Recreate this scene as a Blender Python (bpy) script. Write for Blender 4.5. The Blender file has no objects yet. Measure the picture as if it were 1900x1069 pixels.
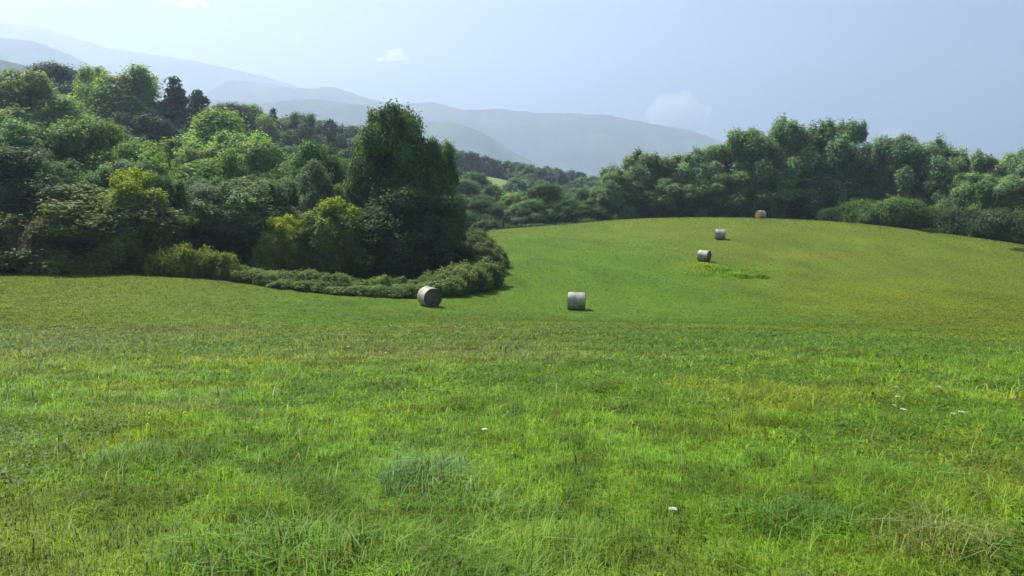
import bpy, math, random
import numpy as np
from mathutils import Vector, Matrix

random.seed(7)
RNG = np.random.default_rng(11)
S = bpy.context.scene
COL = S.collection
PI = math.pi

# ------------------------------------------------------------------ camera model
FPX = 1450.0                      # focal length in photo pixels (photo 1900 x 1069)
PITCH = math.atan(134.5 / FPX)    # looking slightly down
EYE = 1.6
cp, sp = math.cos(PITCH), math.sin(PITCH)


def at(px, py, d):
    """world point seen at a photo pixel, d metres ahead of the camera"""
    a = (px - 950.0) / FPX
    b = (534.5 - py) / FPX
    y = cp + b * sp
    z = -sp + b * cp
    k = d / y
    return np.array([a * k, d, EYE + z * k])


def px_x(px, d):
    return (px - 950.0) / FPX * d * cp * 1.004


# ------------------------------------------------------------------ noise
def vnoise(x, y, seed=0):
    xi = np.floor(x).astype(np.int64); yi = np.floor(y).astype(np.int64)
    fx = x - xi; fy = y - yi
    fx = fx * fx * (3 - 2 * fx); fy = fy * fy * (3 - 2 * fy)

    def h(a, b):
        n = (a * 374761393 + b * 668265263 + seed * 1442695041) & 0x7fffffff
        n = ((n ^ (n >> 13)) * 1274126177) & 0x7fffffff
        return ((n ^ (n >> 16)) & 0xffff) / 65535.0
    return ((h(xi, yi) * (1 - fx) + h(xi + 1, yi) * fx) * (1 - fy)
            + (h(xi, yi + 1) * (1 - fx) + h(xi + 1, yi + 1) * fx) * fy)


def fbm(x, y, seed=0, oct=4):
    s = 0; a = .5; t = 0
    for i in range(oct):
        s = s + a * vnoise(x, y, seed + i * 17); t += a
        x = x * 2.03 + 5.1; y = y * 2.03 + 1.7; a *= .5
    return s / t


def sst(a, b, x):
    t = np.clip((x - a) / (b - a), 0, 1)
    return t * t * (3 - 2 * t)


# ------------------------------------------------------------------ terrain (thin plate spline through surveyed points)
CTRL = []
for px, py, d in [
    (950, 640, 20), (300, 640, 20), (1500, 640, 20), (950, 600, 32.5), (500, 605, 31), (1400, 607, 30), (1900, 650, 21),
    (0, 600, 30), (0, 530, 47), (0, 511, 55), (300, 513, 55), (420, 530, 53), (600, 548, 54), (-300, 512, 55),
    (795, 568, 52), (1069, 575, 55), (880, 545, 59), (925, 515, 67), (940, 490, 75), (905, 452, 97), (1000, 470, 88),
    (1306, 484, 84), (1336, 444, 105), (1411, 405, 130), (1270, 403.5, 132), (1130, 409, 134), (950, 424, 126), (870, 432, 119),
    (1250, 562, 58), (1500, 585, 50), (1550, 520, 74), (1900, 520, 78), (1900, 590, 45), (1700, 620, 32),
    (1560, 412, 128), (1740, 432, 121), (1900, 455, 111), (2200, 500, 98), (1650, 470, 95), (1100, 440, 110), (1150, 500, 78)]:
    CTRL.append(at(px, py, d))
for x, y, z in [(0, 0, 0), (-3, 3.4, 0), (3, 3.4, -.02), (0, 8, -.45), (-8, 10, -.7), (8, 10, -.75), (0, -15, 1.1), (-30, -15, 1.0), (30, -15, .8),
                (-40, 5, -.1), (40, 5, -.6), (-60, 30, -1.9), (60, 35, -3.0), (110, 70, -5.0), (-90, 60, -2)]:
    CTRL.append(np.array([x, y, z], float))
for px, d, z in [(1130, 160, -2), (1400, 160, -1.5), (1650, 155, -2.5), (1950, 140, -4.5), (950, 155, -3.5), (840, 140, -3),
                 (1300, 300, -9), (1700, 300, -15), (1100, 320, -1), (900, 345, 18), (1000, 380, 15), (1110, 390, 7), (880, 210, 0), (760, 300, 15),
                 (600, 160, 1), (600, 260, 13), (750, 110, -3), (600, 80, -3.8), (430, 80, -3.2), (430, 115, -1), (430, 220, 15),
                 (200, 70, -2.5), (200, 100, 1.5), (200, 140, 8), (200, 210, 22), (0, 90, 2), (0, 150, 14), (0, 230, 28), (-300, 150, 14), (250, 320, 32),
                 (600, 380, 24)]:
    CTRL.append(np.array([px_x(px, d), d, z], float))
CTRL = np.array(CTRL)


def _U(r2):
    return np.where(r2 > 0, r2 * np.log(r2 + 1e-12), 0)


_P = CTRL[:, :2] / 50.0
_n = len(_P)
_K = _U(((_P[:, None] - _P[None]) ** 2).sum(-1)) + np.eye(_n) * 4e-3
_Q = np.c_[np.ones(_n), _P]
_A = np.zeros((_n + 3, _n + 3)); _A[:_n, :_n] = _K; _A[:_n, _n:] = _Q; _A[_n:, :_n] = _Q.T
_W = np.linalg.solve(_A, np.r_[CTRL[:, 2], 0, 0, 0])


def ground_z(x, y):
    x = np.atleast_1d(np.asarray(x, float)); y = np.atleast_1d(np.asarray(y, float))
    out = np.empty_like(x)
    for i in range(0, len(x), 100000):
        xx = x[i:i + 100000]; yy = y[i:i + 100000]
        p = np.c_[xx, yy] / 50.0
        z = _U(((p[:, None] - _P[None]) ** 2).sum(-1)) @ _W[:_n] + _W[_n] + p @ _W[_n + 1:]
        r = np.hypot(xx + 20, yy - 150)
        k = sst(230, 520, r)
        z = np.clip(z, -16, 45) * (1 - k) + (-13.0) * k
        out[i:i + 100000] = z + (fbm(xx * .9, yy * .9, 3, 3) - .5) * .07 * np.exp(-(np.hypot(xx, yy) / 60) ** 2)
    return out


def gz(x, y):
    return float(ground_z(x, y)[0])


EDGE = [(-500, 57), (0, 57), (300, 57), (400, 55), (550, 55.5), (700, 57), (880, 60.5), (925, 68), (941, 76), (903, 97), (868, 119), (960, 136), (1130, 142),
        (1400, 141), (1560, 137), (1750, 127), (1900, 116), (2400, 104)]
POLY = np.array([(px_x(p, d), d) for p, d in EDGE] + [(150, 40), (60, -40), (-60, -40), (-110, 20)])


def in_field(x, y):
    x = np.atleast_1d(x); y = np.atleast_1d(y)
    c = np.zeros(len(x), bool)
    j = len(POLY) - 1
    for i in range(len(POLY)):
        x1, y1 = POLY[i]; x2, y2 = POLY[j]
        if y1 != y2:
            m = (y1 > y) != (y2 > y)
            c ^= m & (x < (x2 - x1) * (y - y1) / (y2 - y1) + x1)
        j = i
    return c


def blob(x, y, px, d, rx, ry):
    cx = px_x(px, d)
    return np.exp(-(((x - cx) / rx) ** 2 + ((y - d) / ry) ** 2))


def mixc(c, col, k):
    return c * (1 - k[:, None]) + np.array(col)[None] * k[:, None]


def grass_colour(x, y):
    n = len(x)
    c = np.tile(np.array([.088, .150, .020]), (n, 1))
    n1 = fbm(x * .55, y * .4, 5, 4); n2 = fbm(x * .16, y * .12, 9, 3); n3 = fbm(x * 2.2, y * 1.6, 21, 3)
    c = mixc(c, (.140, .150, .026), sst(.44, .70, n1) * .6)
    c = mixc(c, (.062, .128, .026), sst(.48, .68, fbm(x * .8, y * .55, 31, 3)) * .6)
    c = mixc(c, (.125, .140, .030), sst(.48, .7, n2) * .55)
    yw = y + 10 * (fbm(x * .14, y * .2, 88, 3) - .5) * np.clip(y / 20, 0, 1)
    # olive and mauve seed heads over the unmown belt
    bel = sst(11, 17, yw) * (1 - sst(26, 34, yw)) * (1 - sst(1.5, 9, x - .02 * y))
    c = mixc(c, (.088, .100, .070), bel * (.45 + .5 * sst(.4, .7, n2)))
    bel2 = sst(14, 18, yw) * (1 - sst(24, 31, yw)) * sst(-2, 4, x) * (1 - sst(9, 15, x))
    c = mixc(c, (.068, .118, .036), bel2 * .7)
    # mown valley and left meadow
    mown = sst(24, 38, yw)
    c = mixc(c, (.088, .155, .032), mown * .75)
    left = sst(26, 36, yw) * (1 - sst(-26, -9, x))
    c = mixc(c, (.122, .158, .025), left * .8)
    c = mixc(c, (.070, .150, .018), blob(x, y, 1200, 75, 16, 20) * .65 * mown)
    # drier hill on the right and the crest
    hill = sst(9, 26, x - .08 * (y - 70)) * sst(62, 84, y + .35 * (x - 20))
    c = mixc(c, (.116, .148, .042), hill * .75)
    cr = sst(98, 122, y)
    c = mixc(c, (.120, .150, .045), cr * .6)
    hr = sst(14, 26, x) * sst(20, 30, y) * (1 - hill)
    c = mixc(c, (.135, .150, .026), hr * .7)
    c = mixc(c, (.20, .155, .055), blob(x, y, 1890, 24, 2.4, 1.5) * .6)
    c = mixc(c, (.17, .15, .06), blob(x, y, 1500, 92, 9, 5) * .35)
    c = c * (.84 + .32 * n3)[:, None]
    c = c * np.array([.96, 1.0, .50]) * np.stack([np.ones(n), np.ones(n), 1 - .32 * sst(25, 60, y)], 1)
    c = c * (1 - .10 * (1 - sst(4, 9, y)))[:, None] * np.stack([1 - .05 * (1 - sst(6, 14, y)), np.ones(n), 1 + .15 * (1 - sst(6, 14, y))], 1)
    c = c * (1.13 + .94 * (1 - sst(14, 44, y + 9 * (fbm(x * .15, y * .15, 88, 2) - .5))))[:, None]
    far = sst(40, 60, y)
    c = c * (1 + far * (fbm(x * .35, y * .2, 41, 4) - .5) * .55)[:, None]
    return c


# ------------------------------------------------------------------ mesh helpers
def np_mesh(name, V, faces, smooth=True):
    """faces: list of int arrays shaped (n,k)"""
    me = bpy.data.meshes.new(name)
    V = np.ascontiguousarray(V, np.float32)
    me.vertices.add(len(V)); me.vertices.foreach_set('co', V.ravel())
    tot = np.concatenate([np.full(len(f), f.shape[1], np.int32) for f in faces])
    idx = np.concatenate([f.ravel() for f in faces]).astype(np.int32)
    me.loops.add(len(idx)); me.loops.foreach_set('vertex_index', idx)
    me.polygons.add(len(tot))
    st = np.zeros(len(tot), np.int32); st[1:] = np.cumsum(tot)[:-1]
    me.polygons.foreach_set('loop_start', st)
    me.update(calc_edges=True)
    if smooth:
        me.shade_smooth()
    else:
        me.shade_flat()
    return me


def set_col(me, C, name='tint'):
    a = me.color_attributes.new(name, 'FLOAT_COLOR', 'POINT')
    a.data.foreach_set('color', np.ascontiguousarray(np.c_[C, np.ones(len(C))], np.float32).ravel())


def link(name, me, mat, parent=None):
    o = bpy.data.objects.new(name, me); COL.objects.link(o)
    if mat is not None and not me.materials:
        me.materials.append(mat)
    if parent is not None:
        o.parent = parent
    return o


def tag(o, label, cat, group=None, kind=None):
    o['label'] = label; o['category'] = cat
    if group: o['group'] = group
    if kind: o['kind'] = kind
    return o


def empty(name, loc, rz=0, sc=(1, 1, 1)):
    o = bpy.data.objects.new(name, None); COL.objects.link(o)
    o.location = loc; o.rotation_euler = (0, 0, rz); o.scale = sc
    o.empty_display_size = .3
    return o


# ------------------------------------------------------------------ materials
def newmat(name):
    m = bpy.data.materials.new(name); m.use_nodes = True
    nt = m.node_tree; nt.nodes.clear()
    out = nt.nodes.new('ShaderNodeOutputMaterial')
    return m, nt, out


def N(nt, t, **kw):
    n = nt.nodes.new(t)
    for k, v in kw.items():
        if k in n.inputs.keys():
            n.inputs[k].default_value = v
        else:
            setattr(n, k, v)
    return n


def leafy(nt, out, colsock, trans=.35, rough=.55, tcol=(1.25, 1.15, .55, 1), spec=.25, up=0.0):
    L = nt.links.new
    p = N(nt, 'ShaderNodeBsdfPrincipled'); p.inputs['Roughness'].default_value = rough
    p.inputs['Specular IOR Level'].default_value = spec
    t = N(nt, 'ShaderNodeBsdfTranslucent')
    if up:                                   # soft shading of a thick sward: blade normals lean towards the sky
        g = N(nt, 'ShaderNodeNewGeometry')
        vm = N(nt, 'ShaderNodeVectorMath', operation='ADD'); vm.inputs[1].default_value = (0, 0, up)
        vn = N(nt, 'ShaderNodeVectorMath', operation='NORMALIZE')
        L(g.outputs['Normal'], vm.inputs[0]); L(vm.outputs[0], vn.inputs[0]); L(vn.outputs[0], p.inputs['Normal'])
    mm = N(nt, 'ShaderNodeMix', data_type='RGBA', blend_type='MULTIPLY'); mm.inputs[0].default_value = 1
    mm.inputs[7].default_value = tcol
    L(colsock, mm.inputs[6]); L(mm.outputs[2], t.inputs[0]); L(colsock, p.inputs['Base Color'])
    mx = N(nt, 'ShaderNodeMixShader'); mx.inputs[0].default_value = trans
    L(p.outputs[0], mx.inputs[1]); L(t.outputs[0], mx.inputs[2]); L(mx.outputs[0], out.inputs[0])


def mat_leaves(name, scale=.55, lo=.62, hi=1.4, trans=.42, spec=.06):
    m, nt, out = newmat(name); L = nt.links.new
    oi = N(nt, 'ShaderNodeObjectInfo')
    tc = N(nt, 'ShaderNodeTexCoord')
    nz = N(nt, 'ShaderNodeTexNoise', Scale=scale, Detail=4.0, Roughness=.6)
    L(tc.outputs['Object'], nz.inputs['Vector'])
    mr = N(nt, 'ShaderNodeMapRange'); mr.inputs[1].default_value = .3; mr.inputs[2].default_value = .7
    mr.inputs[3].default_value = lo; mr.inputs[4].default_value = hi
    L(nz.outputs[0], mr.inputs[0])
    at_ = N(nt, 'ShaderNodeAttribute', attribute_name='tint')
    m1 = N(nt, 'ShaderNodeMix', data_type='RGBA', blend_type='MULTIPLY'); m1.inputs[0].default_value = 1
    L(oi.outputs['Color'], m1.inputs[6]); L(at_.outputs['Color'], m1.inputs[7])
    m2 = N(nt, 'ShaderNodeVectorMath', operation='SCALE')
    L(m1.outputs[2], m2.inputs[0]); L(mr.outputs[0], m2.inputs['Scale'])
    leafy(nt, out, m2.outputs[0], trans, .5, spec=spec, up=.18)
    return m


def mat_bark():
    m, nt, out = newmat('bark'); L = nt.links.new
    p = N(nt, 'ShaderNodeBsdfPrincipled'); p.inputs['Roughness'].default_value = .9
    tc = N(nt, 'ShaderNodeTexCoord'); mp = N(nt, 'ShaderNodeMapping'); mp.inputs['Scale'].default_value = (6, 6, 1.2)
    nz = N(nt, 'ShaderNodeTexNoise', Scale=3.0, Detail=5.0)
    L(tc.outputs['Object'], mp.inputs[0]); L(mp.outputs[0], nz.inputs['Vector'])
    cr = N(nt, 'ShaderNodeValToRGB'); cr.color_ramp.elements[0].color = (.05, .042, .032, 1); cr.color_ramp.elements[1].color = (.16, .14, .11, 1)
    L(nz.outputs[0], cr.inputs[0]); L(cr.outputs[0], p.inputs['Base Color'])
    b = N(nt, 'ShaderNodeBump', Strength=.6, Distance=.04); L(nz.outputs[0], b.inputs['Height']); L(b.outputs[0], p.inputs['Normal'])
    L(p.outputs[0], out.inputs[0]); return m


def mat_ground():
    m, nt, out = newmat('meadow_ground'); L = nt.links.new
    a = N(nt, 'ShaderNodeAttribute', attribute_name='tint')
    tc = N(nt, 'ShaderNodeTexCoord')
    nz = N(nt, 'ShaderNodeTexNoise', Scale=2.6, Detail=8.0, Roughness=.7)
    L(tc.outputs['Object'], nz.inputs['Vector'])
    mr = N(nt, 'ShaderNodeMapRange'); mr.inputs[1].default_value = .3; mr.inputs[2].default_value = .7; mr.inputs[3].default_value = .72; mr.inputs[4].default_value = 1.28
    L(nz.outputs[0], mr.inputs[0])
    s = N(nt, 'ShaderNodeVectorMath', operation='SCALE'); L(a.outputs['Color'], s.inputs[0]); L(mr.outputs[0], s.inputs['Scale'])
    p = N(nt, 'ShaderNodeBsdfPrincipled'); p.inputs['Roughness'].default_value = .9; p.inputs['Specular IOR Level'].default_value = .1
    L(s.outputs[0], p.inputs['Base Color'])
    nb = N(nt, 'ShaderNodeTexNoise', Scale=5.0, Detail=6.0, Roughness=.75); L(tc.outputs['Object'], nb.inputs['Vector'])
    b = N(nt, 'ShaderNodeBump', Strength=.9, Distance=.12); L(nb.outputs[0], b.inputs['Height']); L(b.outputs[0], p.inputs['Normal'])
    L(p.outputs[0], out.inputs[0]); return m


def mat_grass(name, trans=.4, spec=.3):
    m, nt, out = newmat(name)
    a = N(nt, 'ShaderNodeAttribute', attribute_name='tint')
    leafy(nt, out, a.outputs['Color'], trans, .45, (1.25, 1.15, .4, 1), .06, 1.3)
    return m


def mat_mountain(name, a, b):
    m, nt, out = newmat(name); L = nt.links.new
    tc = N(nt, 'ShaderNodeTexCoord')
    nz = N(nt, 'ShaderNodeTexNoise', Scale=.006, Detail=9.0, Roughness=.65); L(tc.outputs['Object'], nz.inputs['Vector'])
    cr = N(nt, 'ShaderNodeValToRGB'); cr.color_ramp.elements[0].position = .36; cr.color_ramp.elements[1].position = .66
    cr.color_ramp.elements[0].color = (*a, 1); cr.color_ramp.elements[1].color = (*b, 1)
    L(nz.outputs[0], cr.inputs[0])
    p = N(nt, 'ShaderNodeBsdfPrincipled'); p.inputs['Roughness'].default_value = 1; p.inputs['Specular IOR Level'].default_value = 0
    L(cr.outputs[0], p.inputs['Base Color'])
    b_ = N(nt, 'ShaderNodeBump', Strength=.8, Distance=30.0); L(nz.outputs[0], b_.inputs['Height']); L(b_.outputs[0], p.inputs['Normal'])
    L(p.outputs[0], out.inputs[0]); return m


def mat_straw(name, a, b, vec='band', sc=(1, 1, 1)):
    m, nt, out = newmat(name); L = nt.links.new
    tc = N(nt, 'ShaderNodeTexCoord'); mp = N(nt, 'ShaderNodeMapping'); mp.inputs['Scale'].default_value = sc
    L(tc.outputs['Object'], mp.inputs[0])
    nz = N(nt, 'ShaderNodeTexNoise', Scale=8.0, Detail=7.0, Roughness=.75); L(mp.outputs[0], nz.inputs['Vector'])
    big = N(nt, 'ShaderNodeTexNoise', Scale=2.2, Detail=2.0); L(tc.outputs['Object'], big.inputs['Vector'])
    ad = N(nt, 'ShaderNodeMath', operation='ADD'); L(nz.outputs[0], ad.inputs[0])
    sb = N(nt, 'ShaderNodeMath', operation='MULTIPLY_ADD'); sb.inputs[1].default_value = .7; sb.inputs[2].default_value = -.35
    L(big.outputs[0], sb.inputs[0]); L(sb.outputs[0], ad.inputs[1])
    cr = N(nt, 'ShaderNodeValToRGB'); cr.color_ramp.elements[0].position = .3; cr.color_ramp.elements[1].position = .72
    cr.color_ramp.elements[0].color = (*a, 1); cr.color_ramp.elements[1].color = (*b, 1)
    L(ad.outputs[0], cr.inputs[0])
    p = N(nt, 'ShaderNodeBsdfPrincipled'); p.inputs['Roughness'].default_value = .5; p.inputs['Specular IOR Level'].default_value = .6
    L(cr.outputs[0], p.inputs['Base Color'])
    bb = N(nt, 'ShaderNodeBump', Strength=.8, Distance=.03); L(nz.outputs[0], bb.inputs['Height']); L(bb.outputs[0], p.inputs['Normal'])
    L(p.outputs[0], out.inputs[0]); return m


def mat_plain(name, c, rough=.7, trans=0.0):
    m, nt, out = newmat(name); L = nt.links.new
    tc = N(nt, 'ShaderNodeTexCoord'); nz = N(nt, 'ShaderNodeTexNoise', Scale=14.0, Detail=3.0); L(tc.outputs['Object'], nz.inputs['Vector'])
    cr = N(nt, 'ShaderNodeValToRGB'); cr.color_ramp.elements[0].position = .3; cr.color_ramp.elements[1].position = .7
    cr.color_ramp.elements[0].color = (*[v * .8 for v in c], 1); cr.color_ramp.elements[1].color = (*[min(v * 1.12, .95) for v in c], 1)
    L(nz.outputs[0], cr.inputs[0])
    if trans:
        leafy(nt, out, cr.outputs[0], trans, rough, (1, 1, .95, 1))
    else:
        p = N(nt, 'ShaderNodeBsdfPrincipled'); p.inputs['Roughness'].default_value = rough
        L(cr.outputs[0], p.inputs['Base Color']); L(p.outputs[0], out.inputs[0])
    return m


M_LEAF = mat_leaves('tree_leaves')
M_NEEDLE = mat_leaves('pine_needles', .8, .7, 1.3, .2, .08)
M_BARK = mat_bark()
M_GROUND = mat_ground()
M_GRASS = mat_grass('grass_blades')
M_PETAL = mat_plain('white_petals', (.66, .66, .54), .7, .3)
M_STEM = mat_plain('green_stem', (.10, .15, .04), .6)
M_WRAP = mat_straw('bale_net_wrap', (.12, .108, .085), (.54, .50, .40), sc=(9, 1.2, 1.2))
M_HAY = mat_straw('packed_hay', (.03, .026, .020), (.14, .118, .080), sc=(1, 1, 1))
M_HAYSUN = mat_straw('sunlit_reddish_hay', (.22, .11, .06), (.55, .33, .20))  # reddish hay, sunlight on the farthest bale's end painted into its colour
M_ROCK = mat_straw('pale_rock', (.35, .34, .31), (.6, .59, .55))

# ------------------------------------------------------------------ ground sheet
def build_ground():
    NA = 420
    rad = np.concatenate([[0.4], 0.4 * (7000 / .4) ** (np.arange(1, 300) / 299.0)])
    ang = np.linspace(0, 2 * PI, NA, endpoint=False)
    R, A = np.meshgrid(rad, ang, indexing='ij')
    x = (R * np.sin(A)).ravel(); y = (R * np.cos(A)).ravel()
    x = np.r_[x, 0]; y = np.r_[y, 0]
    z = ground_z(x, y)
    nr = len(rad)
    i = np.arange(nr - 1)[:, None] * NA; j = np.arange(NA)[None]; j2 = (j + 1) % NA
    q = np.stack([i + j, i + NA + j, i + NA + j2, i + j2], -1).reshape(-1, 4)[:, ::-1]
    c = nr * NA
    t = np.stack([np.full(NA, c), np.arange(NA), (np.arange(NA) + 1) % NA], -1)[:, ::-1]
    V = np.c_[x, y, z]
    me = np_mesh('ground', V, [q, t])
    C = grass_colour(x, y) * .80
    out = ~in_field(x, y)
    d = np.hypot(x, y)
    far_patch = blob(x, y, 905, 345, 16, 30)
    W = np.tile(np.array([.045, .060, .020]), (len(x), 1))
    W = mixc(W, (.17, .22, .06), sst(.35, .6, far_patch))
    W = mixc(W, (.07, .10, .035), sst(300, 800, d))
    C[out] = W[out]
    set_col(me, C)
    o = link('ground', me, M_GROUND); o['kind'] = 'structure'
    o['label'] = 'rolling green hay meadow sloping down and rising to a low crest'
    return o


build_ground()

# ------------------------------------------------------------------ grass
def blades_mesh(name, x, y, z, h, w, yaw, lean, curl, C, tipmix=.25):
    n = len(x)
    dx = np.cos(yaw); dy = np.sin(yaw)            # lean direction
    wx = -dy * w * .5; wy = dx * w * .5
    mh = .55
    # root, mid, tip offsets
    mx = dx * lean * h * .35; my = dy * lean * h * .35
    tx = dx * (lean + curl) * h; ty = dy * (lean + curl) * h
    hz_m = h * mh; hz_t = h * np.sqrt(np.clip(1 - .55 * np.clip(lean + curl, 0, 1.2) ** 2, .1, 1))
    V = np.empty((n, 5, 3), np.float32)
    V[:, 0] = np.c_[x - wx, y - wy, z - .015]; V[:, 1] = np.c_[x + wx, y + wy, z - .015]
    V[:, 2] = np.c_[x + mx - wx * .8, y + my - wy * .8, z + hz_m]; V[:, 3] = np.c_[x + mx + wx * .8, y + my + wy * .8, z + hz_m]
    V[:, 4] = np.c_[x + tx, y + ty, z + hz_t]
    b = (np.arange(n) * 5)[:, None]
    q = b + np.array([0, 1, 3, 2]); t = b + np.array([2, 3, 4])
    me = np_mesh(name, V.reshape(-1, 3), [q, t])
    CC = np.repeat(C[:, None, :], 5, 1)
    CC[:, 4] = CC[:, 4] * (1 - tipmix) + np.array([.30, .32, .12]) * tipmix
    set_col(me, CC.reshape(-1, 3))
    return me


def build_grass():
    X = []; Y = []
    dd = np.exp(np.linspace(math.log(1.2), math.log(138), 160))
    for d0, d1 in zip(dd[:-1], dd[1:]):
        den = float(np.exp(np.interp(math.log(d0), np.log([1.2, 5, 9, 16, 26, 40, 60, 90, 138]), np.log([4600, 4200, 2300, 950, 400, 150, 60, 26, 12]))))
        hw = .78 * d1 + 6
        n = int(den * 2 * hw * (d1 - d0))
        Y.append(RNG.uniform(d0, d1, n)); X.append(RNG.uniform(-hw, hw, n))
    x = np.concatenate(X); y = np.concatenate(Y)
    # patchy thinning and tufting
    keep = RNG.random(len(x)) < (.45 + .75 * fbm(x * 3.1, y * 3.1, 55, 2)) * np.where(y > 60, 1.2, 1)
    keep &= in_field(x, y)
    x = x[keep]; y = y[keep]
    n = len(x)
    z = ground_z(x, y)
    d = np.hypot(x, y)
    tall = (1 - sst(16, 39, y + 13 * (fbm(x * .13, y * .18, 77, 3) - .5)))
    clump = fbm(x * 1.3, y * 1.1, 61, 3)
    h = (.045 + tall * (.025 + .105 * sst(.38, .75, clump))) * RNG.uniform(.55, 1.35, n)
    h += tall * (RNG.random(n) < .03) * RNG.uniform(.05, .20, n)
    h = h * (1 + .010 * np.clip(d - 20, 0, 80) * .5)
    w = np.maximum(.0042, .00088 * d) * RNG.uniform(.6, 1.3, n)
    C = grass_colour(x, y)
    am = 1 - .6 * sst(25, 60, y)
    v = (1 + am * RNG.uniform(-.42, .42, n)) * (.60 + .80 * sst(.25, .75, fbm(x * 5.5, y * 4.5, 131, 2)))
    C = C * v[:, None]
    # single dry or fresh blades
    r = RNG.random(n)
    C = mixc(C, (.27, .25, .11), ((r < .05) * RNG.uniform(.4, 1, n)) * (1 - .6 * sst(30, 60, y)))
    C = mixc(C, (.11, .20, .02), ((r > .88) * .6))
    C = mixc(C, (.045, .085, .018), ((r > .40) & (r < .52)) * .6)
    yaw = RNG.uniform(0, 2 * PI, n) + 0
    wind = fbm(x * .6, y * .6, 91, 2) * 2 * PI * 2
    yaw = np.where(RNG.random(n) < .25, wind + RNG.normal(0, .6, n), yaw)
    lean = RNG.uniform(.05, .8, n) + (RNG.random(n) < .45) * RNG.uniform(.2, .8, n); curl = RNG.uniform(.05, .7, n)
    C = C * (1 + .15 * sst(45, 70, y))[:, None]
    wide = RNG.random(n) < .16 * tall; w = np.where(wide, w * 2.1, w); h = np.where(wide, h * .8, h)
    h = h / (1 + .25 * lean)
    seed = (RNG.random(n) < .0007) & (tall > .6) & (y < 16)            # bleached seed stalks
    h = np.where(seed, RNG.uniform(.15, .3, n), h); curl = np.where(seed, RNG.uniform(.4, .9, n), curl)
    C = mixc(C, (.33, .33, .17), seed * RNG.uniform(.5, 1, n))
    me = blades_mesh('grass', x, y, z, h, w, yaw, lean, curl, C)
    o = link('grass', me, M_GRASS)
    o['kind'] = 'stuff'; o['label'] = 'green meadow grass covering the whole slope'; o['category'] = 'grass'


build_grass()


def build_clover():
    """small rounded leaves of clover and weeds low in the near grass"""
    P = []
    for d0, d1, den in [(1.5, 7, 900), (7, 14, 330), (14, 24, 90)]:
        hw = .78 * d1 + 1
        n = int(den * 2 * hw * (d1 - d0))
        P.append(np.c_[RNG.uniform(-hw, hw, n), RNG.uniform(d0, d1, n)])
    P = np.concatenate(P)
    x, y = P[:, 0], P[:, 1]
    m = sst(.47, .62, fbm(x * .5 + 40, y * .45, 71, 3) + .10 * sst(0, 5, x)) > RNG.random(len(x))
    m &= np.abs(x) < .78 * y + 1
    x, y = x[m], y[m]; n = len(x)
    z = ground_z(x, y) + RNG.uniform(.03, .13, n)
    s = np.maximum(.012, .0016 * y) * RNG.uniform(.7, 1.5, n)
    nrm = np.c_[RNG.normal(0, .45, n), RNG.normal(0, .45, n), np.ones(n)]
    nrm /= np.linalg.norm(nrm, axis=1)[:, None]
    a = np.cross(nrm, np.c_[RNG.normal(size=n), RNG.normal(size=n), RNG.normal(size=n)]); a /= np.linalg.norm(a, axis=1)[:, None]
    b = np.cross(nrm, a)
    ring = [(1, 0), (.5, .8), (-.5, .8), (-1, 0), (-.5, -.8), (.5, -.8)]
    V = np.empty((n, 6, 3))
    c = np.c_[x, y, z]
    for i, (u, v) in enumerate(ring):
        V[:, i] = c + a * (u * s)[:, None] + b * (v * s * .8)[:, None] + nrm * (abs(u) * s * .25)[:, None]
    me = np_mesh('clover', V.reshape(-1, 3), [(np.arange(n) * 6)[:, None] + np.arange(6)])
    C = np.tile([.085, .165, .025], (n, 1)) * RNG.uniform(.6, 1.3, n)[:, None]
    set_col(me, np.repeat(C, 6, 0))
    o = link('clover', me, M_GRASS); o['kind'] = 'stuff'; o['label'] = 'small rounded clover leaves low among the near grass'; o['category'] = 'clover'


build_clover()


# ------------------------------------------------------------------ grass tussocks (taller single clumps in the near grass)
def tussock(px, py, d, rx, ry, n, hmin, hmax, col, label, w=.007, spread=.5):
    p = at(px, py, d)
    cx, cy = p[0], p[1]
    r = RNG.random(n) ** .7; a = RNG.uniform(0, 2 * PI, n); r = r * (.75 + .5 * vnoise(a * 1.3 + 9, a * 0 + px, 3))
    lx = r * np.cos(a) * rx; ly = r * np.sin(a) * ry
    base = gz(cx, cy)
    z = ground_z(cx + lx, cy + ly) - base
    h = RNG.uniform(hmin, hmax, n) * (1.0 - .45 * np.clip(r, 0, 1)) * RNG.uniform(.5, 1.1, n)
    yaw = np.where(RNG.random(n) < .25, np.arctan2(ly, lx), RNG.uniform(0, 2 * PI, n))
    C = np.tile(np.array(col), (n, 1)) * 1.9 * RNG.uniform(.6, 1.4, n)[:, None]
    C = mixc(C, (.24, .24, .12), (RNG.random(n) < .12) * .7)
    me = blades_mesh('grass_tussock', lx, ly, z, h, RNG.uniform(.6, 1.4, n) * w, yaw, RNG.uniform(.1, spread, n), RNG.uniform(.2, .9, n), C, .15)
    o = link('grass_tussock', me, M_GRASS)
    o.location = (cx, cy, base)
    tag(o, label, 'grass tussock', 'taller tussocks in the near grass')


def flat_d(py):
    """distance at which the near slope is seen at photo row py"""
    for d in np.arange(2.5, 34, .05):
        p = at(950, py, d)
        if p[2] <= gz(p[0], p[1]) + .02:
            return float(d)
    return 30.0


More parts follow.
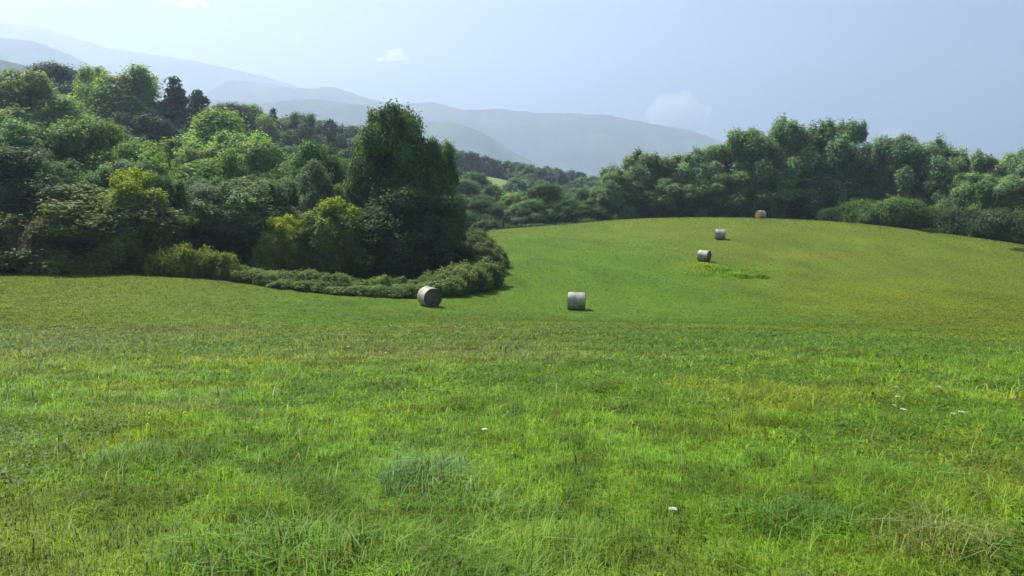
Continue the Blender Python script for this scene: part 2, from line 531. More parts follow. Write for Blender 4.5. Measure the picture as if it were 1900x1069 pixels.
tussock(785, 915, flat_d(900), .36, .50, 700, .18, .40, (.080, .148, .050), 'broad bluish-green grass tussock, the bluest clump in the middle of the near grass')
tussock(560, 1062, flat_d(1045), .95, .55, 800, .14, .34, (.072, .145, .024), 'lush bright green tussock of upright blades at the bottom of the photo')
tussock(880, 960, flat_d(950), .45, .3, 500, .12, .24, (.075, .150, .022), 'small fresh green tussock just right of and nearer than the bluish one')
tussock(1735, 1030, flat_d(1015), .38, .30, 330, .18, .42, (.120, .140, .045), 'pale straggly tussock with long bleached stalks at the lower right', .0055, .8)
tussock(1480, 975, flat_d(965), .42, .30, 500, .12, .24, (.050, .115, .020), 'dark green tussock left of the pale straggly one')
tussock(1650, 905, flat_d(892), .75, .35, 1100, .08, .2, (.060, .150, .020), 'long low dark green tussock above the pale straggly one', .008)
tussock(345, 775, flat_d(770), .7, .4, 500, .12, .30, (.105, .125, .042), 'thin greyish tussock with drooping seed stalks on the left')

# ------------------------------------------------------------------ white wildflowers
def flower_proto():
    r = np.random.default_rng(5)
    # stem
    V = []; F = []
    k = 5
    for i, t in enumerate(np.linspace(0, 1, 5)):
        for j in range(k):
            a = 2 * PI * j / k
            V.append((.02 * t * t + .0028 * math.cos(a), .0028 * math.sin(a), t * .33))
    for i in range(4):
        for j in range(k):
            F.append((i * k + j, i * k + (j + 1) % k, (i + 1) * k + (j + 1) % k, (i + 1) * k + j))
    for s in range(9):                                   # rays of the umbel
        a = 2 * PI * s / 9; b0 = len(V)
        V += [(.02, -.0012, .325), (.02, .0012, .325), (.02 + .03 * math.cos(a), .03 * math.sin(a) + .001, .345), (.02 + .03 * math.cos(a), .03 * math.sin(a) - .001, .345)]
        F.append((b0, b0 + 1, b0 + 2, b0 + 3))
    stem = np_mesh('stem', np.array(V), [np.array(F)])
    P = []; Q = []
    for i in range(120):
        rr = math.sqrt(r.random()) * .045; a = r.uniform(0, 2 * PI)
        c = np.array([.02 + rr * math.cos(a), rr * math.sin(a), .347 + r.normal(0, .003) - rr * rr * 2.0])
        s = r.uniform(.004, .008); t = r.uniform(0, PI); b0 = len(P)
        u = np.array([math.cos(t), math.sin(t), r.normal(0, .25)]) * s; v = np.array([-math.sin(t), math.cos(t), r.normal(0, .25)]) * s
        P += [c - u - v, c + u - v, c + u + v, c - u + v]; Q.append((b0, b0 + 1, b0 + 2, b0 + 3))
    head = np_mesh('flower_head', np.array(P), [np.array(Q)], False)
    return stem, head


STEM, HEAD = flower_proto()


def flower(px, py, d, s, label, group):
    p = at(px, py, d); x, y = p[0], p[1]
    o = empty('wildflower', (x, y, gz(x, y) - .01), random.uniform(0, 6.28), (s, s, s * random.uniform(.55, .9)))
    link('stem', STEM, M_STEM, o); link('flower_head', HEAD, M_PETAL, o)
    tag(o, label, 'wildflower', group)


flower(1250, 985, flat_d(972), .5, 'large cream flower head low in the grass at the lower right of centre', 'white wildflowers')
flower(901, 822, flat_d(814), .55, 'lone flat white flower head in the middle of the near grass', 'white wildflowers')
for px, py in [(1665, 708), (1663, 730), (1658, 742), (1740, 708), (1672, 762), (1765, 757), (1785, 764), (1882, 725)]:
    flower(px, py + 18, flat_d(py + 18), random.uniform(.42, .7), 'white flower head in the loose group on the right of the near grass', 'white wildflowers on the right')
for i in range(42):
    px = random.gauss(690, 130) if i < 32 else random.uniform(900, 1350); py = random.uniform(604, 668)
    flower(px, py, flat_d(py + 2), random.uniform(.4, .7), 'tiny white flower head dotting the far end of the unmown grass', 'white wildflowers in the unmown belt')

# ------------------------------------------------------------------ foliage
def leaf_cloud(centers, normals, size, rng, elong=1.7, spread=.55, aspect_down=0.0):
    n = len(centers)
    nr = normals + rng.normal(0, spread, (n, 3)); nr[:, 2] += .5
    nr /= np.linalg.norm(nr, axis=1)[:, None] + 1e-9
    ax = np.cross(nr, rng.normal(size=(n, 3))); ax[:, 2] -= aspect_down
    ax /= np.linalg.norm(ax, axis=1)[:, None] + 1e-9
    b = np.cross(nr, ax)
    s = size * rng.uniform(.6, 1.35, n)
    L = (s * elong * .5)[:, None]; W = (s * .5)[:, None]
    V = np.empty((n, 4, 3), np.float32)
    V[:, 0] = centers - ax * L; V[:, 1] = centers + b * W + nr * W * .35
    V[:, 2] = centers + ax * L; V[:, 3] = centers - b * W + nr * W * .35
    return V.reshape(-1, 3)


def crown(name, lobes, nclump, per, csize, lsize, rng, elong=1.7, vstretch=1.0, spread=.55, drop=0., inner=.12, down=0.0, mat=None, sun_topcol=None):
    """lobes: array rows cx cy cz rx ry rz; leaf clumps on the lobes' skins, leaves in each clump"""
    lobes = np.array(lobes, float)
    area = (lobes[:, 3] * lobes[:, 4] + lobes[:, 4] * lobes[:, 5] + lobes[:, 3] * lobes[:, 5])
    pick = rng.choice(len(lobes), nclump, p=area / area.sum())
    u = rng.normal(size=(nclump, 3)); u /= np.linalg.norm(u, axis=1)[:, None]
    L = lobes[pick]
    rr = np.where(rng.random(nclump) < inner, rng.uniform(.3, .8, nclump), rng.uniform(.60, 1.14, nclump) + (rng.random(nclump) < .05) * rng.uniform(0, .12, nclump))
    c = L[:, :3] + u * L[:, 3:] * rr[:, None]
    # drop clumps buried in another lobe
    keep = np.ones(nclump, bool)
    for k in range(len(lobes)):
        q = (((c - lobes[k, :3]) / lobes[k, 3:]) ** 2).sum(1)
        keep &= ~((q < .45) & (pick != k))
    keep &= c[:, 2] > .05
    c = c[keep]; nn = (u / L[:, 3:])[keep]; nn /= np.linalg.norm(nn, axis=1)[:, None]
    m = len(c)
    cs = csize * rng.uniform(.6, 1.5, m)
    off = np.clip(rng.normal(size=(m, per, 3)), -1.7, 1.7) * .5 * cs[:, None, None]; off[:, :, 2] *= vstretch
    P = (c[:, None, :] + off).reshape(-1, 3)
    NN = np.repeat(nn, per, 0) + off.reshape(-1, 3) / csize * .8
    ltone = rng.uniform(.8, 1.22, len(lobes))[pick][keep]
    tone = np.repeat(rng.uniform(.72, 1.32, m) * ltone, per) * rng.uniform(.8, 1.2, m * per)
    hue = np.repeat(rng.normal(0, .06, m), per)
    ok = P[:, 2] > .03
    P = P[ok]; NN = NN[ok]; tone = tone[ok]; hue = hue[ok]
    V = leaf_cloud(P, NN, lsize, rng, elong, spread, down)
    n = len(P)
    me = np_mesh(name, V, [np.arange(n * 4).reshape(-1, 4)], False)
    C = np.c_[tone * (1 + hue), tone, tone * (1 - hue * .5)]
    if sun_topcol is not None:                # sunlit tops painted into the leaf colour as yellow new growth
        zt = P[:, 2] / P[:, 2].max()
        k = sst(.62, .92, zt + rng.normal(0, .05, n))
        C = C * (1 - k[:, None]) + C * np.array(sun_topcol) * k[:, None]
    set_col(me, np.repeat(C, 4, 0))
    me.materials.append(mat or M_LEAF)
    return me


def tube(V, F, p0, p1, r0, r1, seg=5, bend=0., rng=None, k=8):
    p0 = np.array(p0, float); p1 = np.array(p1, float)
    d = p1 - p0; ln = np.linalg.norm(d); d /= ln
    a = np.cross(d, [0.3, 1, .1]); a /= np.linalg.norm(a); b = np.cross(d, a)
    o = rng.normal(size=3) * bend * ln if rng is not None else 0
    base = len(V)
    for i in range(seg + 1):
        t = i / seg; c = p0 + d * ln * t + o * math.sin(PI * t); r = r0 + (r1 - r0) * t
        if i == 0: r *= 1.2
        for j in range(k):
            q = 2 * PI * j / k; V.append(c + a * math.cos(q) * r + b * math.sin(q) * r)
    for i in range(seg):
        for j in range(k):
            F.append((base + i * k + j, base + i * k + (j + 1) % k, base + (i + 1) * k + (j + 1) % k, base + (i + 1) * k + j))


def trunk_mesh(lobes, h, r, rng, top=.72, limbs=9):
    V = []; F = []
    tube(V, F, (0, 0, -.4), (rng.normal(0, .15), rng.normal(0, .15), h * top), r, r * .3, 8, .015, rng)
    idx = rng.permutation(len(lobes))[:limbs]
    for i in idx:
        c = np.array(lobes[i][:3]); z0 = max(h * .12, c[2] - .35 * math.hypot(c[0], c[1]) - h * .12)
        tube(V, F, (0, 0, min(z0, h * .6)), c, r * .38, r * .08, 5, .05, rng, 6)
    me = np_mesh('trunk', np.array(V), [np.array(F)])
    me.materials.append(M_BARK)
    return me


def lobes_broad(rng, h=10., w=8., n=30, low=.10):
    """uneven crown of many lobes of different size reaching close to the ground"""
    L = [(0, 0, h * .46, w * .24, w * .24, h * .30)]
    sq = rng.uniform(.75, 1.2); lean = rng.normal(0, .05, 2) * w
    for i in range(n):
        z = rng.uniform(low, .93); prof = math.sqrt(max(.06, 1 - ((z - .42) / .60) ** 2))
        a = rng.uniform(0, 2 * PI); r = w * .38 * prof * rng.uniform(.45, 1.12)
        s = rng.choice([.08, .12, .16, .21], p=[.3, .3, .25, .15]) * rng.uniform(.85, 1.15) * w * (1.12 - .3 * z)
        L.append((r * math.cos(a) * sq + lean[0] * z, r * math.sin(a) / sq + lean[1] * z, z * h - .25 * s, s * rng.uniform(.85, 1.2), s, s * rng.uniform(.75, 1.3)))
    for i in range(6):
        a = rng.uniform(0, 2 * PI); r = w * .25 * rng.random(); s = w * rng.uniform(.05, .09)
        L.append((r * math.cos(a), r * math.sin(a), h * rng.uniform(.84, .97), s, s, s * 1.4))
    return L


def lobes_robinia(rng, h=12., w=9.):
    """open crown: separate plume-like tufts reaching up and out"""
    L = [(0, 0, h * .42, w * .22, w * .22, h * .26)]
    for i in range(46):
        z = rng.uniform(.10, .9); prof = math.sqrt(max(.05, 1 - ((z - .45) / .62) ** 2))
        a = rng.uniform(0, 2 * PI); r = w * .42 * prof * rng.uniform(.4, 1.05)
        s = rng.uniform(.05, .125) * w
        L.append((r * math.cos(a), r * math.sin(a), z * h, s * 1.05, s * 1.05, s * rng.uniform(1.0, 2.0)))
    for i in range(13):
        a = rng.uniform(0, 2 * PI); q = rng.random(); r = w * .30 * q; s = w * rng.uniform(.025, .055)
        L.append((r * math.cos(a), r * math.sin(a), h * (rng.uniform(.88, .99) - .10 * q), s, s, s * rng.uniform(1.6, 2.6)))
    return L


def lobes_vine(rng, h=12., w=8.):
    """tree draped to the ground by climbers: tall hanging columns under an irregular lobed crown"""
    L = [(0, 0, h * .38, w * .24, w * .24, h * .38)]
    for i in range(17):
        a = rng.uniform(0, 2 * PI); q = math.sqrt(rng.uniform(.15, 1)); r = w * .37 * q
        top = h * (1.0 - .5 * q ** 2 * rng.uniform(.5, 1.3)) * rng.uniform(.68, .94)
        s = w * rng.uniform(.08, .15)
        zz = rng.uniform(.30, .6) * top
        L.append((r * math.cos(a), r * math.sin(a), top - zz, s, s, zz))
    for i in range(16):
        a = rng.uniform(0, 2 * PI); q = rng.random() ** .5; s = w * rng.uniform(.05, .12)
        L.append((w * .30 * q * math.cos(a), w * .30 * q * math.sin(a), h * (rng.uniform(.70, .97) - .12 * q * q), s, s, s * rng.uniform(1, 1.5)))
    return L


def lobes_pine(rng, h=12., w=6.):
    L = [(0, 0, h * .55, w * .14, w * .14, h * .38)]
    for k in range(9):
        z = .22 + .75 * k / 9; rad = w * .5 * (1 - z) ** .65 * 1.15
        m = max(3, int(7 * (1 - z) + 3))
        for j in range(m):
            a = 2 * PI * (j + rng.random() * .7) / m; r = rad * rng.uniform(.4, .75); s = rad * rng.uniform(.30, .48) + .12
            L.append((r * math.cos(a), r * math.sin(a), z * h + rng.normal(0, .15), s, s, s * .6))
    L.append((0, 0, h * .96, .25, .25, h * .05))
    return L


def lobes_tall(rng, h=13., w=6.):
    L = [(0, 0, h * .52, w * .24, w * .24, h * .40)]
    for i in range(24):
        z = rng.uniform(.10, .95); prof = math.sqrt(max(.06, 1 - ((z - .42) / .60) ** 2))
        a = rng.uniform(0, 2 * PI); r = w * .34 * prof * rng.uniform(.5, 1)
        s = rng.uniform(.13, .22) * w
        L.append((r * math.cos(a), r * math.sin(a), z * h, s * .85, s * .85, s * 1.7))
    return L


def proto(kind, seed, detail):
    """returns dict(h,w,crown mesh, trunk mesh)"""
    rng = np.random.default_rng(seed)
    hi = detail == 'near'
    if kind == 'broad':
        L = lobes_broad(rng); h, w = 10., 8.
        cm = crown('crown', L, 4600 if hi else 1900, 22 if hi else 11, .40 if hi else .58, .135 if hi else .29, rng, vstretch=1.25, inner=.2)
    elif kind == 'robinia':
        L = lobes_robinia(rng); h, w = 12., 9.
        cm = crown('crown', L, 4600, 18, .40, .16, rng, spread=.7, vstretch=1.4, inner=.2)
    elif kind == 'vine':
        L = lobes_vine(rng); h, w = 12., 8.
        cm = crown('crown', L, 6000, 20, .40, .15, rng, 1.5, 1.6, .45, down=.5)
    elif kind == 'vinetop':
        L = lobes_vine(rng, 12., 8.); h, w = 12., 8.
        cm = crown('crown', L, 4600, 20, .42, .17, rng, 1.5, 1.6, .45, down=.5, sun_topcol=(1.85, 1.7, .55))
    elif kind == 'pine':
        L = lobes_pine(rng); h, w = 12., 6.
        cm = crown('crown', L, 2000 if hi else 1200, 12 if hi else 9, .45 if hi else .55, .22 if hi else .3, rng, 3.2, .7, .8, mat=M_NEEDLE)
    elif kind == 'tall':
        L = lobes_tall(rng); h, w = 13., 6.
        cm = crown('crown', L, 3600 if hi else 1800, 20 if hi else 11, .40, .145 if hi else .28, rng, 1.4, 1.3)
    tm = trunk_mesh(L, h, .03 * h * .55 + .03, rng)
    # true extents of the crown, so that sizes can be set exactly
    co = np.empty(len(cm.vertices) * 3, np.float32); cm.vertices.foreach_get('co', co); co = co.reshape(-1, 3)
    top = np.percentile(co[:, 2], 99.8); wid = np.percentile(co[:, 0], 99) - np.percentile(co[:, 0], 1)
    return dict(h=float(top), w=float(wid), crown=cm, trunk=tm)


PROTO = {}
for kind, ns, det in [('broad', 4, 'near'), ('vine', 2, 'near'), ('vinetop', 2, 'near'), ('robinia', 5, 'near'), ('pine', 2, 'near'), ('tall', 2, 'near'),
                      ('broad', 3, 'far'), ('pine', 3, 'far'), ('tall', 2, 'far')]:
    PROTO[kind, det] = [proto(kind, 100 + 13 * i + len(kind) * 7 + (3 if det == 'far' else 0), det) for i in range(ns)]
CNT = {}

TREEPOS = []
TINT = 3.1


def tree(kind, x, y, h, w, colr, label, group=None, name='tree', det='near', cat='tree', rz=None):
    key = (kind, det); i = CNT.get(key, 0); CNT[key] = i + 1
    P = PROTO[key][i % len(PROTO[key])]
    s = w / P['w']; sz = h / P['h']
    o = empty(name, (x, y, gz(x, y) - .05), random.uniform(0, 6.28) if rz is None else rz, (s, s, sz))
    link('trunk', P['trunk'], None, o)
    c = link('crown', P['crown'], None, o)
    c.color = (*[q * TINT for q in colr], 1)
    tag(o, label, cat, group)
    TREEPOS.append((x, y, w))
    return o


def htree(kind, px, top, wpx, d, colr, label, group=None, name='tree', det='near', cat='tree'):
    """tree whose top is seen at photo row `top`, at its real distance"""
    t = at(px, top, d); x = t[0]
    h = t[2] - gz(x, d)
    return tree(kind, x, d, max(h, 1.2), wpx / FPX * d * (1.18 if kind in ('broad', 'tall', 'robinia') else 1.0), colr, label, group, name, det, cat)


D_ = (.026, .048, .018); DK = (.020, .038, .016); M_ = (.045, .078, .032); L_ = (.085, .128, .036); Y_ = (.125, .150, .018)
O_ = (.050, .066, .024); C_ = (.018, .034, .024); R_ = (.052, .074, .040); B_ = (.040, .062, .036)

# the wood's front edge on the left
gL = 'trees along the left wood edge'
htree('broad', 0, 275, 170, 61, DK, 'dark shaded leafy tree cut by the left border of the photo', gL, 'broadleaf_tree')
htree('broad', 150, 345, 240, 61, O_, 'wide olive-green tree with a pale rounded top above the grey-brown shrub', gL, 'broadleaf_tree')
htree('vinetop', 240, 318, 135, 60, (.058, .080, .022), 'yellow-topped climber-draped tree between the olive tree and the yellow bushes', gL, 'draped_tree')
htree('broad', 306, 330, 90, 63, D_, 'narrow dark tree just right of the yellow-topped draped tree', gL, 'broadleaf_tree')
htree('broad', 372, 345, 150, 68, R_, 'greyish-green tree standing behind the yellow bushes', gL, 'broadleaf_tree')
htree('broad', 462, 335, 150, 68, (.045, .068, .032), 'grey-green tree left of the smaller yellow-topped column', gL, 'broadleaf_tree')
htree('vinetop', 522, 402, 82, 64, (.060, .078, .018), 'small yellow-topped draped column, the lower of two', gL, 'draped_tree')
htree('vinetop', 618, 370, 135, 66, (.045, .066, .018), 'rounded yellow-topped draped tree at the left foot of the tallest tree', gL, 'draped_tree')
htree('vine', 740, 201, 160, 72, (.027, .050, .018), 'tallest dark tree, draped in climbers, behind the nearest hay bales', gL, 'draped_tree')
htree('vine', 702, 216, 90, 75, (.030, .054, .018), 'left top of the tallest clump of draped trees, a slim dark tree', gL, 'draped_tree')
htree('vine', 782, 262, 85, 74, (.028, .052, .018), 'right top of the tallest clump of draped trees, a slim dark tree', gL, 'draped_tree')
htree('vine', 668, 318, 100, 73, (.034, .058, .020), 'draped shoulder tree against the left side of the tallest tree', gL, 'draped_tree')
htree('vine', 815, 262, 85, 74, (.030, .056, .018), 'slimmer tree standing against the right side of the tallest tree', gL, 'draped_tree')
htree('vine', 760, 345, 175, 69, DK, 'low dark draped tree in front of the tallest tree', gL, 'draped_tree')
htree('vine', 825, 415, 95, 71, DK, 'low dark draped tree sloping down to the right end of the wood', gL, 'draped_tree')
htree('broad', 580, 268, 150, 80, (.040, .070, .022), 'mid-green rounded tree rising left of the tallest tree', gL, 'broadleaf_tree')
# second row
g2 = 'trees behind the left wood edge'
htree('broad', 60, 235, 180, 78, M_, 'mid-green tree rising behind the dark tree at the left border', g2, 'broadleaf_tree')
htree('broad', 165, 225, 170, 82, (.055, .088, .026), 'mid-green tree rising behind the wide olive tree', g2, 'broadleaf_tree')
htree('broad', 250, 265, 120, 80, (.060, .098, .024), 'fresh green tree rising behind the yellow-topped draped tree', g2, 'broadleaf_tree')
htree('broad', 30, 135, 180, 112, (.066, .098, .036), 'pale green tall tree at the upper left border', g2, 'broadleaf_tree')
htree('tall', 385, 205, 130, 108, L_, 'light green tall tree in the middle of the left wood', g2, 'slender_tree')
htree('tall', 335, 262, 90, 104, (.060, .098, .030), 'green tree at the left shoulder of the light green tall tree', g2, 'slender_tree')
htree('broad', 430, 250, 150, 98, (.080, .122, .034), 'light green rounded tree right of the light green tall tree', g2, 'broadleaf_tree')
htree('tall', 500, 262, 100, 92, (.070, .108, .034), 'light green pointed tree above the small yellow-topped column', g2, 'slender_tree')
htree('broad', 630, 300, 110, 84, (.045, .078, .024), 'green tree between the rounded mid-green tree and the tallest tree', g2, 'broadleaf_tree')
# upper row, skyline on the left
g3 = 'trees on the skyline of the left wood'
htree('broad', 112, 122, 120, 165, C_, 'dark domed tree on the skyline at the upper left', g3, 'broadleaf_tree')
htree('broad', 180, 128, 110, 150, L_, 'light green tree on the skyline right of the dark domed tree', g3, 'broadleaf_tree')
htree('tall', 240, 126, 110, 145, (.072, .110, .034), 'light green twin-topped tree on the skyline left of the dark pine', g3, 'slender_tree')
htree('pine', 322, 150, 90, 150, C_, 'dark rounded pine, the most prominent one on the skyline', g3, 'pine_tree')
htree('pine', 368, 174, 80, 156, C_, 'smaller dark pine just right of the most prominent one', g3, 'pine_tree')
htree('broad', 270, 215, 130, 138, C_, 'blackish tree below the dark pines', g3, 'broadleaf_tree')
htree('broad', 170, 150, 110, 175, C_, 'dark tree half hidden between two light green skyline trees', g3, 'broadleaf_tree')
htree('broad', 425, 195, 90, 190, C_, 'dark tree on the skyline right of the smaller pine', g3, 'broadleaf_tree')
htree('broad', 468, 197, 90, 195, (.070, .105, .036), 'light green tree breaking the dark skyline in the middle of the slope', g3, 'broadleaf_tree')
htree('pine', 507, 206, 45, 205, C_, 'single pointed conifer right of the light green skyline tree', g3, 'pine_tree')
htree('broad', 553, 212, 75, 215, B_, 'rounded grey-green tree right of the pointed conifer', g3, 'broadleaf_tree')
htree('pine', 612, 226, 60, 225, C_, 'dark conifer left behind the tallest tree', g3, 'pine_tree')
htree('broad', 645, 236, 80, 225, C_, 'dark tree meeting the left side of the tallest tree on the skyline', g3, 'broadleaf_tree')

# the dip between the wood and the crest
g4 = 'trees in the dip beyond the field'
for px, top, w, d, c, lab, k in [
    (972, 385, 60, 144, B_, 'low dull tree at the field rim left of the dark rounded tree', 'broad'),
    (1058, 372, 70, 146, D_, 'low dark tree at the field rim right of the dark rounded tree', 'broad'),
    (1104, 368, 70, 147, B_, 'low grey-green tree at the field rim under the pale small tree', 'broad'),
    (898, 372, 80, 140, D_, 'low dark tree behind the whitish rock', 'broad'),
    (868, 335, 90, 150, B_, 'dull green tree just right of the tallest tree, beyond the field', 'broad'),
    (915, 345, 80, 160, (.040, .066, .030), 'grey-green tree below the pale far meadow', 'broad'),
    (955, 362, 60, 150, (.058, .092, .026), 'brighter green small tree in the dip beyond the field', 'broad'),
    (1022, 342, 110, 152, D_, 'dark rounded tree in the middle of the dip', 'broad'),
    (985, 372, 60, 145, M_, 'low green tree left in front of the dark rounded tree', 'broad'),
    (1085, 352, 80, 152, B_, 'greyish tree right of the dark rounded tree in the dip', 'broad'),
    (1128, 345, 60, 148, (.062, .085, .042), 'pale grey-green small tree at the left end of the crest trees', 'robinia')]:
    htree(k, px, top, w, d, c, lab, g4, 'broadleaf_tree')

# trees along the crest on the right
g5 = 'trees along the crest on the right'
for px, top, w, d, c, lab in [
    (1185, 283, 110, 152, R_, 'leftmost full-height tree of the crest row'),
    (1250, 290, 100, 154, (.046, .068, .036), 'tree second from the left in the crest row'),
    (1310, 275, 100, 153, (.048, .070, .038), 'tree left of the highest group, under the mountain end'),
    (1348, 272, 80, 156, (.042, .064, .034), 'slightly lower tree beside the highest group of the crest row'),
    (1400, 243, 110, 150, (.046, .070, .034), 'left tree of the highest group on the crest'),
    (1452, 226, 120, 152, (.044, .068, .032), 'broad tall tree above the farthest hay bale'),
    (1520, 228, 110, 151, (.036, .058, .030), 'dark tall tree right of the farthest hay bale'),
    (1568, 228, 90, 154, (.040, .062, .034), 'right tree of the highest group, with a steep right side'),
    (1622, 270, 80, 150, (.038, .060, .032), 'lower tree in the notch right of the highest group'),
    (1682, 254, 110, 148, (.048, .070, .038), 'tall tree under the small cloud behind the pale green bush'),
    (1742, 262, 100, 146, (.050, .074, .040), 'tree right of the one under the small cloud'),
    (1790, 280, 80, 143, (.054, .078, .042), 'tree left of the gap of sky near the right border'),
    (1822, 303, 70, 142, (.050, .074, .040), 'lower tree filling the foot of the sky gap near the right border'),
    (1868, 290, 80, 140, (.056, .080, .042), 'twiggy tree right of the gap of sky near the right border'),
    (1915, 270, 70, 138, (.040, .062, .032), 'tree cut by the right border of the photo')]:
    htree('robinia', px, top, w, d, tuple(q * k for q, k in zip(c, (1.25, 1.28, 1.35))), lab, g5, 'robinia_tree')
g6 = 'low trees in front of the crest row'
for px, top, w, d, c, lab in [
    (1150, 318, 100, 146, R_, 'low tree skirt at the left end of the crest row'),
    (1230, 335, 120, 147, (.040, .060, .032), 'low dark tree in front of the second crest tree'),
    (1330, 325, 130, 147, (.042, .064, .030), 'low green tree left of the farthest hay bale'),
    (1420, 315, 130, 146.5, (.046, .072, .030), 'leafy low tree directly behind the farthest hay bale'),
    (1500, 330, 110, 147, DK, 'low black-green tree right of the farthest hay bale'),
    (1590, 345, 100, 145, DK, 'low black-green tree behind the left end of the pale green bush'),
    (1760, 330, 100, 139, (.036, .056, .030), 'low dark tree behind the right end of the pale green bush'),
    (1820, 322, 130, 128, (.054, .080, .038), 'broad grey-green tree low at the right, before the sky gap'),
    (1900, 330, 120, 124, (.050, .076, .036), 'broad low tree at the right border of the photo')]:
    htree('robinia', px, top, w * .72, d, tuple(q * k for q, k in zip(c, (1.15, 1.18, 1.2))), lab, g6, 'robinia_tree')

# ---- the long wooded slope running down behind the tallest tree
gs = 'trees on the ridge line of the far wooded slope'
for px, top in [(852, 280), (872, 286), (893, 290), (916, 297), (938, 301), (960, 305), (984, 308), (1008, 311), (1030, 315), (1052, 318), (1076, 322), (1100, 327), (1122, 331), (1140, 334)]:
    k = random.choice(['pine', 'broad', 'pine', 'broad', 'tall'])
    htree(k, px + random.uniform(-4, 4), top + random.uniform(-4, 5), random.uniform(24, 36), random.uniform(385, 430), random.choice([C_, C_, B_, D_]),
          'tiny hazy tree on the falling ridge line between the tallest tree and the crest trees', gs, 'far_tree', 'far')
gs2 = 'dark trees closing the skyline left of the tallest tree'
for px, top in [(402, 200), (415, 204), (440, 206), (455, 210), (484, 210), (525, 214), (540, 219), (572, 222), (588, 224), (602, 230), (628, 232), (660, 238), (676, 243)]:
    k = random.choice(['pine', 'broad', 'broad'])
    htree(k, px + random.uniform(-3, 3), top + random.uniform(-3, 6), random.uniform(50, 75), random.uniform(205, 245), random.choice([C_, C_, B_]),
          'dark bluish tree closing the skyline between the light green slender tree and the tallest tree', gs2, 'far_tree', 'far')
# ---- filling the woods
def field_far(x, y):
    return not in_field(np.array([x]), np.array([y]))[0]


def fill(n, pxr, dr, hr, wr, kinds, label, group, name, sep, det='far', cond=None, tries=4000):
    k = 0
    for _ in range(tries):
        if k >= n: break
        d = math.sqrt(random.uniform(dr[0] ** 2, dr[1] ** 2)); px = random.uniform(*pxr); x = px_x(px, d)
        if not field_far(x, d): continue
        if cond and not cond(px, d): continue
        if any((x - a) ** 2 + (d - b) ** 2 < (sep * .5 * (1 + .05 * w)) ** 2 for a, b, w in TREEPOS): continue
        kind, c = random.choice(kinds)
        v = random.uniform(.8, 1.2)
        tree(kind, x, d, random.uniform(*hr), random.uniform(*wr), tuple(q * v for q in c), label, group, name, det)
        k += 1


keepmeadow = lambda px, d: not (850 < px < 960 and 225 < d < 385)
fill(30, (-120, 640), (68, 105), (7, 10), (5.5, 8), [('broad', D_), ('broad', M_), ('broad', B_)],
     'green tree filling the lower left wood between the taller ones', 'filler trees of the lower left wood', 'broadleaf_tree', 6.0, 'near')
fill(48, (-150, 680), (105, 200), (9, 12), (7, 10), [('broad', B_), ('broad', D_), ('broad', C_), ('broad', M_), ('pine', C_)],
     'hazy green tree in the upper part of the left wood', 'filler trees of the upper left wood', 'broadleaf_tree', 8.0)
fill(75, (480, 1160), (215, 430), (9, 13), (7, 11), [('pine', C_), ('broad', C_), ('broad', B_), ('pine', C_), ('broad', D_)],
     'small blue-hazed tree on the far wooded slope beyond the tallest tree', 'trees of the far wooded slope', 'far_tree', 9.0, 'far', keepmeadow)
fill(60, (835, 1150), (215, 420), (9, 13), (8, 12), [('pine', C_), ('broad', C_), ('broad', B_), ('broad', D_), ('tall', B_)],
     'small blue-hazed tree on the slope right of the tallest tree', 'trees of the slope right of the tallest tree', 'far_tree', 8.0, 'far', keepmeadow)
fill(26, (830, 1150), (142, 215), (7, 10), (7, 10), [('broad', B_), ('broad', D_), ('broad', M_)],
     'dull green tree in the dip between the wood and the crest', 'filler trees of the dip', 'broadleaf_tree', 7.5)
fill(22, (1120, 2050), (152, 200), (9, 11), (7, 10), [('broad', B_), ('broad', D_)],
     'dark tree behind the crest row, showing through its gaps', 'trees behind the crest row', 'broadleaf_tree', 8.0)
fill(16, (-160, 260), (205, 320), (9, 13), (8, 12), [('broad', C_), ('pine', C_), ('broad', B_)],
     'dark hazy tree on the far rise at the upper left', 'trees of the upper left rise', 'far_tree', 11.0)

# ------------------------------------------------------------------ bushes
def bush_proto(seed, n=1100, per=16, ls=.085, tall=1.0):
    rng = np.random.default_rng(seed)
    L = [(0, 0, .45, .75, .7, .5)]
    for i in range(11):
        a = rng.uniform(0, 2 * PI); r = rng.uniform(.3, .85); s = rng.uniform(.28, .5)
        L.append((r * math.cos(a), r * math.sin(a), rng.uniform(.25, .8) * tall, s, s, s * rng.uniform(.7, 1.1) * tall))
    for i in range(9):
        a = rng.uniform(0, 2 * PI); r = rng.uniform(.5, 1.05); s = rng.uniform(.10, .2)
        L.append((r * math.cos(a), r * math.sin(a), rng.uniform(.3, 1.0) * tall, s, s, s * 1.3))
    me = crown('bush', L, n, per, .20, ls, rng, 1.7, 1.2, .6, inner=.2)
    co = np.empty(len(me.vertices) * 3, np.float32); me.vertices.foreach_get('co', co); co = co.reshape(-1, 3)
    return me, float(np.percentile(co[:, 2], 99.5)), float(np.percentile(co[:, 0], 99) - np.percentile(co[:, 0], 1))


BUSH = [bush_proto(s) for s in (301, 302, 303, 304)]
BIG = [bush_proto(s, 2600, 18, .05) for s in (311, 312, 313)]


def bush(px, d, h, w, c, label, group=None, cat='bush', name='bush', depth=None):
    i = CNT.get('bush', 0); CNT['bush'] = i + 1
    me, ph, pw = BIG[i % 3] if w > 3.3 else BUSH[i % 4]
    o = link(name, me, None)
    x = px_x(px, d)
    o.location = (x, d, gz(x, d) - .05); o.rotation_euler = (0, 0, random.uniform(0, 6.28))
    o.scale = (w / pw, (depth or w) / pw, h / ph); o.color = (*[q * 1.9 for q in c], 1)
    tag(o, label, cat, group)
    return o


